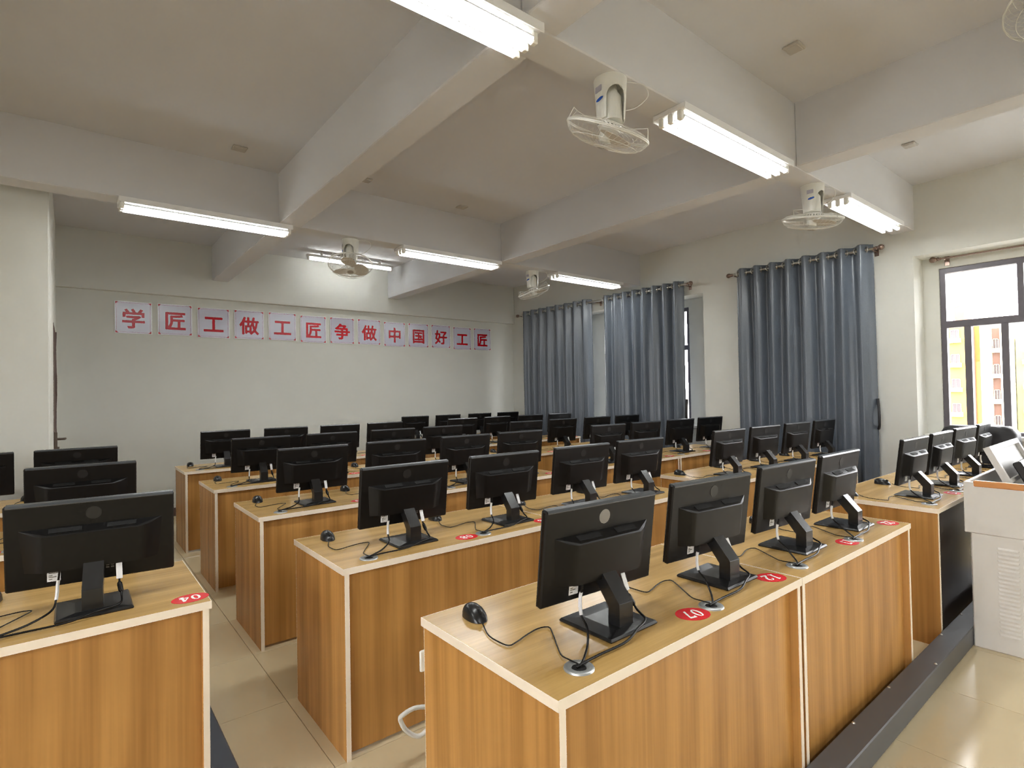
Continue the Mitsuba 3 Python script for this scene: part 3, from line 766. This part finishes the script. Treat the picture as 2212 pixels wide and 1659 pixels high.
fan(2.045, 1.735, ZB, dn - 0.33 * Rt + 0.36 * Fw, -25, 20, 'large white orbit fan with tilted wire guard, nearest of the hanging fans in full view')
fan(4.32, 1.745, ZB, dn - 0.02 * Rt + 0.2 * Fw, -8, 50, 'white orbit fan with level guard, beside the light over the tallest curtain')
fan(2.115, 5.06, ZB, dn - 0.35 * Fw + 0.08 * Rt, -38, 75, 'white orbit fan with dark open blades before the far lit wall')
fan(4.47, 5.1, ZB, dn + 0.36 * Rt + 0.16 * Fw, -18, 10, 'small white orbit fan with steeply tilted guard near the first curtain')
fan(3.44, 0.32, ZS, dn - 0.15 * Rt - 0.3 * Fw, -60, 30, 'pale fan guard cut off by the top right corner of the picture')

jb = P(cat(cbox(-0.05, 0.05, -0.045, 0.045, -0.014, 0, 0.004), cbox(-0.04, 0.04, -0.035, 0.035, -0.018, -0.01, 0.003)), 'box_grey')
for (x, y), lab in (((3.215, 1.376), 'grey ceiling junction box above the nearest right-hand beam bay'), ((1.035, 4.59), 'grey ceiling junction box in the left near bay'),
                    ((3.17, 4.70), 'grey ceiling junction box in the middle bay'), ((5.257, 1.379), 'grey ceiling junction box at the right behind the long beam'), ((2.075, 4.605), 'grey ceiling junction box by the long diagonal beam, half hidden')):
    t = thing('junction_box', lab, 'junction box', 'ceiling junction boxes')
    put(t, jb, tr(x, y, ZS))

# ------------------------------------------------------------------ the thirteen signs
GLYPH = {'学':[[[[-100,-184],[-101,-173],[-94,-167],[-27,-166],[-26,-103],[-179,-102],[-186,-93],[-184,-58],[-176,-54],[-28,-54],[-24,-29],[10,-11],[-113,-8],[-119,1],[-119,29],[-113,36],[98,38],[121,21],[121,7],[93,-16],[35,-50],[34,-53],[178,-54],[187,-60],[188,-94],[181,-102],[25,-102],[24,-183],[17,-199],[5,-208],[-26,-215],[-81,-216],[-88,-211]]],[[[-178,15],[-176,102],[-170,106],[-121,107],[-145,141],[-146,149],[-142,156],[-116,168],[-106,167],[-98,159],[-62,106],[-18,106],[-18,113],[-39,150],[-40,158],[-31,167],[-1,176],[6,170],[21,147],[39,107],[67,106],[105,165],[118,170],[147,160],[154,152],[153,143],[129,107],[172,106],[180,100],[181,14],[172,6],[135,8],[131,15],[129,59],[-127,59],[-131,10],[-138,6],[-170,6]]]],'匠':[[[[-173,143],[-170,150],[-163,153],[170,153],[177,150],[180,144],[180,114],[176,106],[117,103],[139,73],[140,65],[136,60],[65,47],[-37,40],[-38,13],[160,11],[167,8],[170,2],[170,-26],[166,-34],[93,-37],[93,-153],[182,-156],[187,-164],[187,-195],[184,-201],[177,-204],[-163,-204],[-170,-201],[-173,-194]],[[-122,-126],[-119,-128],[-107,-112],[-91,-65],[-87,-30],[-87,74],[-84,81],[-78,84],[51,93],[98,100],[99,103],[-121,103]],[[41,-155],[43,-37],[-37,-36],[-48,-102],[-72,-154]],[[-115,-155],[-114,-152],[-121,-149],[-121,-154]]]],'工':[[[[-30,-136],[-28,75],[-161,76],[-168,85],[-166,123],[-158,127],[160,127],[166,125],[170,118],[170,85],[163,76],[26,75],[26,-134],[183,-136],[190,-145],[188,-182],[180,-186],[-179,-186],[-189,-179],[-189,-144],[-182,-136]]]],'做':[[[[-184,-40],[-202,-7],[-203,1],[-155,71],[-113,168],[-102,170],[-78,164],[-69,156],[-88,94],[-47,95],[-45,163],[-37,168],[-7,168],[-1,166],[3,159],[3,95],[53,92],[70,168],[84,172],[109,167],[115,161],[115,150],[105,96],[185,95],[194,87],[194,56],[188,50],[175,48],[159,-42],[135,-108],[159,-144],[196,-176],[197,-188],[177,-214],[166,-216],[133,-188],[107,-156],[70,-194],[39,-216],[28,-214],[8,-193],[6,-183],[13,-175],[12,-172],[-42,-172],[-44,-191],[-49,-197],[-86,-196],[-90,-188],[-90,-18],[-82,-10],[-46,-9],[-46,45],[-92,47],[-99,50],[-101,-208],[-109,-216],[-143,-215],[-149,-206],[-149,-19],[-153,-19],[-171,-42],[-179,-43]],[[93,49],[101,-12],[110,-39],[119,-6],[127,48]],[[49,-39],[48,-145],[50,-147],[82,-106],[60,-31]],[[15,-10],[34,30],[38,47],[3,46],[3,-9]],[[-44,-124],[1,-125],[0,-56],[-44,-57]]]],'争':[[[[-176,43],[-180,50],[-178,58],[-146,80],[-113,109],[-92,133],[-66,171],[-55,173],[-28,168],[-21,165],[-17,159],[-22,139],[75,140],[101,123],[104,117],[102,108],[73,69],[131,68],[137,65],[140,58],[140,-2],[190,-5],[194,-12],[194,-42],[186,-50],[140,-51],[140,-116],[135,-124],[24,-125],[22,-184],[16,-198],[6,-207],[-23,-215],[-81,-216],[-88,-210],[-101,-181],[-100,-172],[-92,-167],[-29,-167],[-28,-126],[-146,-125],[-153,-117],[-153,-85],[-144,-78],[-29,-78],[-28,-51],[-185,-50],[-193,-42],[-193,-11],[-184,-3],[-30,-3],[-28,20],[-128,21],[-136,25],[-150,20]],[[23,-76],[90,-78],[91,-51],[24,-50]],[[23,-1],[90,-3],[91,20],[24,21]],[[-60,93],[-80,68],[4,68],[25,91]]]],'中':[[[[-172,91],[-170,97],[-163,101],[-28,101],[-27,164],[-22,171],[-16,173],[16,173],[24,167],[26,101],[166,100],[171,91],[170,-103],[162,-108],[127,-108],[121,-102],[118,-85],[26,-85],[24,-210],[16,-216],[-22,-215],[-27,-206],[-28,-85],[-120,-85],[-122,-103],[-128,-109],[-163,-110],[-171,-105]],[[25,-33],[119,-35],[120,51],[26,52]],[[-120,52],[-121,-34],[-28,-34],[-28,51]]]],'国':[[[[-176,144],[-173,151],[-166,154],[166,154],[173,151],[176,144],[176,-206],[173,-213],[167,-216],[131,-216],[125,-210],[122,-196],[-123,-196],[-126,-210],[-132,-216],[-167,-216],[-173,-213],[-176,-206]],[[-125,-146],[123,-147],[122,-124],[110,-132],[-108,-132],[-116,-128],[-119,-121],[-119,-94],[-113,-87],[-26,-84],[-27,-38],[-93,-38],[-100,-34],[-102,-28],[-102,0],[-97,7],[-27,9],[-26,44],[-108,46],[-113,54],[-113,83],[-110,89],[-103,92],[102,92],[108,90],[112,82],[112,54],[109,48],[102,45],[23,45],[22,10],[94,8],[100,5],[103,-2],[102,-33],[96,-38],[78,-41],[104,-71],[107,-85],[116,-87],[122,-93],[123,105],[-124,105]],[[55,-86],[57,-84],[54,-79],[28,-52],[28,-39],[23,-38],[22,-85]]]],'好':[[[[-178,-212],[-198,-188],[-198,-176],[-153,-144],[-124,-108],[-183,-62],[-184,-52],[-159,40],[-186,42],[-192,46],[-194,81],[-186,90],[-149,91],[-135,169],[-129,172],[-99,171],[-89,164],[-98,90],[-44,91],[-22,83],[-20,66],[-27,2],[53,2],[55,43],[101,93],[-14,96],[-20,105],[-20,134],[-16,141],[154,144],[179,127],[182,116],[170,98],[142,63],[105,26],[105,4],[189,1],[194,-7],[194,-39],[185,-46],[105,-47],[105,-181],[96,-202],[84,-210],[64,-215],[14,-216],[6,-211],[-6,-181],[-3,-171],[3,-168],[54,-167],[54,-47],[-29,-46],[-38,-41],[-58,-95],[-21,-133],[-15,-144],[-19,-154],[-36,-175],[-43,-180],[-52,-178],[-85,-143],[-106,-168],[-138,-197],[-166,-215]],[[-129,-40],[-99,-61],[-80,-1],[-74,42],[-109,41]]]]}
def glyph_shape(ch, s):
    polys = [Polygon(r[0], r[1:]).buffer(0) for r in GLYPH[ch]]
    return affinity.scale(union_all(polys), s, s, origin=(0, 0))
GP = {}
def upright(m, x, y, z):                            # xy lettering -> a wall that faces -y
    return move(rot(m, 90, [1, 0, 0]), x, y, z)
SW, SH = 0.366, 0.38
plate = cbox(0, SW, -0.010, 0, 0, SH, 0.002)
inner = Polygon([(0.016, 0.03), (0.03, 0.016), (SW - 0.03, 0.016), (SW - 0.016, 0.03), (SW - 0.016, SH - 0.03), (SW - 0.03, SH - 0.016), (0.03, SH - 0.016), (0.016, SH - 0.03)])
line = inner.difference(inner.buffer(-0.0035))
corner = union_all([affinity.scale(Polygon([(0.008, 0.008), (0.036, 0.008), (0.008, 0.036)]), sx, sy, origin=(SW / 2, SH / 2)) for sx in (1, -1) for sy in (1, -1)])
SIGN = dict(plate=P(plate, 'sign_edge'), face=P(cbox(0.006, SW - 0.006, -0.0115, -0.0095, 0.006, SH - 0.006, 0.0005), 'sign_white'), line=P(upright(flat(line, 0.0006), 0, -0.0115, 0), 'sign_line'), corner=P(upright(flat(corner, 0.0007), 0, -0.0115, 0), 'sign_red'))
PIN = {'学': 'study', '匠': 'craftsman', '工': 'work', '做': 'be', '争': 'strive', '中': 'middle', '国': 'country', '好': 'good'}
for i, ch in enumerate('学匠工做工匠争做中国好工匠'):
    x = 0.415 + 0.4227 * i
    z = 2.207 + (0.006 * math.sin(i * 2.1)) - 0.0015 * i
    ORDN = ['first', 'second', 'third', 'fourth', 'fifth', 'sixth', 'seventh', 'eighth', 'ninth', 'tenth', 'eleventh', 'twelfth', 'thirteenth'][i]
    t = thing('character_sign', f'white square wall sign with red character {ch}, {ORDN} from the left', 'sign', 'red-character signs on the far wall')
    at = tr(x, YB - 0.001, z)
    part(t, 'plate', SIGN['plate'], at); part(t, 'face', SIGN['face'], at); part(t, 'border', SIGN['line'], at); part(t, 'corner_marks', SIGN['corner'], at)
    if ch not in GP:
        GP[ch] = P(upright(flat(glyph_shape(ch, 0.222 / 370), 0.001), SW / 2, -0.0115, SH / 2), 'sign_red')
    part(t, 'character', GP[ch], at)

# ------------------------------------------------------------------ curtains
def cloth(y0, y1, folds, z0, z1, amp, seed, x=6.25):
    nu, nv = folds * 22, 26
    V = []
    for j in range(nv + 1):
        t = j / nv
        z = z1 + (z0 - z1) * t
        for i in range(nu + 1):
            s = i / nu
            ph = 2 * math.pi * folds * s
            wob = (meshkit.noise(np.array([s * folds * 1.1, t * 1.5, seed])) - 0.5)
            a = amp * (1 - 0.25 * t) * (0.8 + 0.5 * meshkit.noise(np.array([s * folds * 0.8, 3.0, seed])))
            squash = (y1 - y0) * (0.012 * math.sin(3.1 * t + seed) * t)
            c = math.cos(ph)
            V.append([x + a * c * (0.75 + 0.25 * abs(c)) + 0.010 * math.sin(2.3 * ph + seed) * min(1, t * 3) + 0.018 * wob * t * 2, y0 + (y1 - y0) * s + 0.05 * wob * t + squash * (s - 0.5), z])
    F = []
    for j in range(nv):
        for i in range(nu):
            a = j * (nu + 1) + i
            F += [[a, a + 1, a + nu + 2], [a, a + nu + 2, a + nu + 1]]
    return trimesh.Trimesh(np.array(V), F, process=False)
ringp = P(rot(trimesh.creation.torus(0.029, 0.0065, major_sections=20, minor_sections=8), 90, [1, 0, 0]), 'chrome', smooth=True)
RZ = 2.80
def curtain(y0, y1, folds, seed, label, tie):
    t = thing('curtain', label, 'curtain', 'grey-blue eyelet curtains')
    part(t, 'cloth', P(cloth(y0, y1, folds, 0.12, RZ + 0.055, 0.046, seed), 'curtain_cloth', smooth=True))
    step = (y1 - y0) / folds
    for k in range(folds):
        for q, yaw in ((0.25, 38), (0.75, -38)):
            part(t, 'eyelet', ringp, tr(6.25, y0 + step * (k + q), RZ, yaw))
    if tie:
        b = smooth_path([(6.28, y0 - 0.004, 1.30), (6.25, y0 - 0.03, 1.16), (6.25, y0 - 0.03, 1.05), (6.28, y0 - 0.005, 1.0)], 5)
        m = tube(b, 0.012, 6); v = m.vertices.copy(); v[:, 0] = 6.26 + (v[:, 0] - 6.26) * 1.8; m.vertices = v
        part(t, 'tieback', P(m, 'black_cloth', smooth=True), label='dark tieback hanging at the edge')
curtain(5.81, 7.44, 8, 1.3, 'grey-blue eyelet curtain farthest away, next to the far wall corner', False)
curtain(4.168, 5.555, 8, 4.7, 'grey-blue eyelet curtain in the middle, bright window gap at its right edge', True)
curtain(1.985, 3.43, 8, 8.2, 'grey-blue eyelet curtain nearest and tallest, left of the bare window', True)
finial = lathe([(0.0, 0.0), (0.013, 0.0), (0.013, 0.012), (0.018, 0.016), (0.018, 0.024), (0.012, 0.03), (0.02, 0.04), (0.028, 0.058), (0.026, 0.075), (0.014, 0.088), (0.0, 0.09)], 20)
def rod(y0, y1, brk, label, x=6.25, z=RZ, r=0.014, m='chrome', ends='bronze', wall=XF):
    t = thing('curtain_rod', label, 'curtain rod')
    part(t, 'rod', P(tube([[x, y0, z], [x, y1, z]], r, 12), m, smooth=40))
    part(t, 'finial', P(move(rot(finial, 90, [1, 0, 0]), x, y0, z), ends, smooth=40))
    part(t, 'finial', P(move(rot(finial, -90, [1, 0, 0]), x, y1, z), ends, smooth=40))
    for y in brk:
        part(t, 'bracket', P(cat(tube([[x, y, z - r - 0.003], [wall, y, z - r - 0.003]], 0.006, 8), cbox(wall - 0.006, wall + 0.002, y - 0.02, y + 0.02, z - 0.06, z + 0.03, 0.002)), ends))
rod(4.10, 7.49, (4.12, 5.68, 7.47), 'long metal curtain rod holding the two farther curtains')
rod(1.965, 3.45, (1.975, 3.44), 'metal curtain rod with bulb finials holding the nearest curtain')
rod(-1.2, 1.50, (1.47, 0.1, -1.1), 'thin brown rod without curtain above the bare window', x=6.56, z=2.645, r=0.008, m='bronze', wall=XW)

# ------------------------------------------------------------------ floor ducts, lectern, odds and ends
t = thing('cable_duct', 'long dark grey metal floor duct running along the front of the nearest desks', 'cable duct')
part(t, 'channel', P(cbox(0.52, 6.33, 0.786, 0.882, 0.0, 0.10, 0.004), 'duct_metal'))
for k in range(14):
    part(t, 'screw', P(lathe([(0.0, 0.1045), (0.005, 0.1035), (0.007, 0.0995), (0.0, 0.0995)], 10), 'chrome'), tr(0.8 + 0.4 * k, 0.872 if k % 3 else 0.80, 0))
t = thing('cable_duct', 'dark blue floor duct beside the nearest left desk, at the bottom edge', 'cable duct')
prof = Polygon([(0.40, 0.0), (0.505, 0.0), (0.485, 0.045), (0.41, 0.045)])
m = prism(prof, 4.1); v = m.vertices.copy(); m.vertices = np.stack([v[:, 0], 5.0 - v[:, 2], v[:, 1]], 1)
put(t, P(m, 'duct_blue'))

t = thing('lectern', 'light grey metal teaching lectern with louvred side and wooden trim at the right edge', 'lectern')
LX0, LX1, LY0, LY1 = 3.83, 4.98, 0.12, 0.808
part(t, 'cabinet', P(cbox(LX0 + 0.003, LX1 - 0.003, LY0 + 0.06, 0.784, 0.0, 0.62, 0.006), 'lectern_metal'))
up = cat(cbox(LX0, LX0 + 0.03, LY0, LY1, 0.617, 0.892, 0.003), cbox(LX1 - 0.03, LX1, LY0, LY1, 0.617, 0.892, 0.003), cbox(LX0, LX1, LY1 - 0.02, LY1, 0.617, 0.893, 0.003), cbox(LX0, LX1, LY0, LY0 + 0.03, 0.617, 0.892, 0.003), cbox(LX0 + 0.01, LX1 - 0.01, LY0 + 0.01, LY1 - 0.01, 0.617, 0.66, 0.003))
part(t, 'desk_box', P(up, 'lectern_metal'))
part(t, 'well_floor', P(box(LX0 + 0.03, LX1 - 0.03, LY0 + 0.03, LY1 - 0.02, 0.66, 0.70), 'black_dull'))
part(t, 'wood_trim', P(cbox(LX0 - 0.004, LX0 + 0.034, LY0 - 0.004, 0.765, 0.868, 0.902, 0.006), 'lectern_wood'), label='orange wood trim')
for k in range(22):
    z = 0.095 + 0.0215 * k
    part(t, 'louvre', P(hullmesh([(LX0 + 0.004, 0.585, z), (LX0 + 0.004, 0.675, z), (LX0 + 0.004, 0.675, z + 0.012), (LX0 + 0.004, 0.585, z + 0.012), (LX0 - 0.004, 0.592, z + 0.001), (LX0 - 0.004, 0.668, z + 0.001)]), 'lectern_metal'))
# the raised lid at the back, leaning away
q0, q1 = np.array([0.662, 0.862]), np.array([0.752, 1.062])
dirv = (q1 - q0) / np.linalg.norm(q1 - q0); nv = np.array([-dirv[1], dirv[0]])
def lid_box(x0, x1, s0, s1, n0, n1):
    return hullmesh([(x, *(q0 + dirv * s + nv * n)) for x in (x0, x1) for s in (s0, s1) for n in (n0, n1)])
Ls = np.linalg.norm(q1 - q0)
lid = part(t, 'raised_lid', P(cat(lid_box(4.1, 4.135, 0, Ls, -0.02, 0.012), lid_box(4.86, 4.895, 0, Ls, -0.02, 0.012), lid_box(4.1, 4.895, Ls - 0.03, Ls, -0.02, 0.012), lid_box(4.1, 4.895, 0, 0.02, -0.02, 0.012)), 'lectern_metal'))
part(lid, 'panel', P(lid_box(4.12, 4.88, 0.01, Ls - 0.01, -0.018, -0.008), 'lid_grey'))
t = thing('computer_monitor', 'dark monitor sunk in the grey lectern below its raised lid', 'monitor')
def lean(m): return move(rot(m, -25, [1, 0, 0]), 4.44, 0.535, 0.74)
part(t, 'housing', P(lean(cbox(-0.24, 0.24, -0.02, 0.02, -0.03, 0.26, 0.006)), 'black_satin'))
part(t, 'screen', P(lean(box(-0.225, 0.225, -0.0215, -0.0195, -0.01, 0.245)), 'screen_glass'))
part(t, 'bracket', P(lean(cbox(-0.05, 0.05, 0.0, 0.04, -0.035, 0.1, 0.006)), 'black_dull'))

t = thing('equipment_cover', 'black rounded cloth cover over equipment below the bare window, behind the window-side monitors', 'cover')
pts = []
for z, sx, sy in ((0.0, 0.13, 0.27), (0.9, 0.13, 0.27), (1.0, 0.125, 0.262), (1.045, 0.105, 0.235), (1.062, 0.08, 0.2)):
    for a in np.linspace(0, 2 * math.pi, 33)[:-1]:
        c, s = math.cos(a), math.sin(a)
        pts.append((6.235 + sx * np.sign(c) * abs(c) ** 0.35, 1.19 + sy * np.sign(s) * abs(s) ** 0.35, z))
put(t, P(hullmesh(pts), 'black_cloth', smooth=35))

t = thing('white_cable', 'loop of white cable lying on the tiles behind the nearest desk', 'cable')
loop = smooth_path([(1.5, 1.93, 0.012), (1.28, 1.95, 0.03), (1.14, 1.94, 0.16), (1.05, 1.93, 0.205), (0.985, 1.92, 0.205), (0.975, 1.92, 0.19), (1.0, 1.92, 0.14), (1.05, 1.92, 0.10), (1.1, 1.92, 0.115), (1.17, 1.93, 0.16), (1.27, 1.93, 0.10), (1.5, 1.95, 0.012), (1.7, 1.95, 0.012)], 7)
put(t, P(tube(loop, 0.009, 8), 'white_plastic', smooth=True))
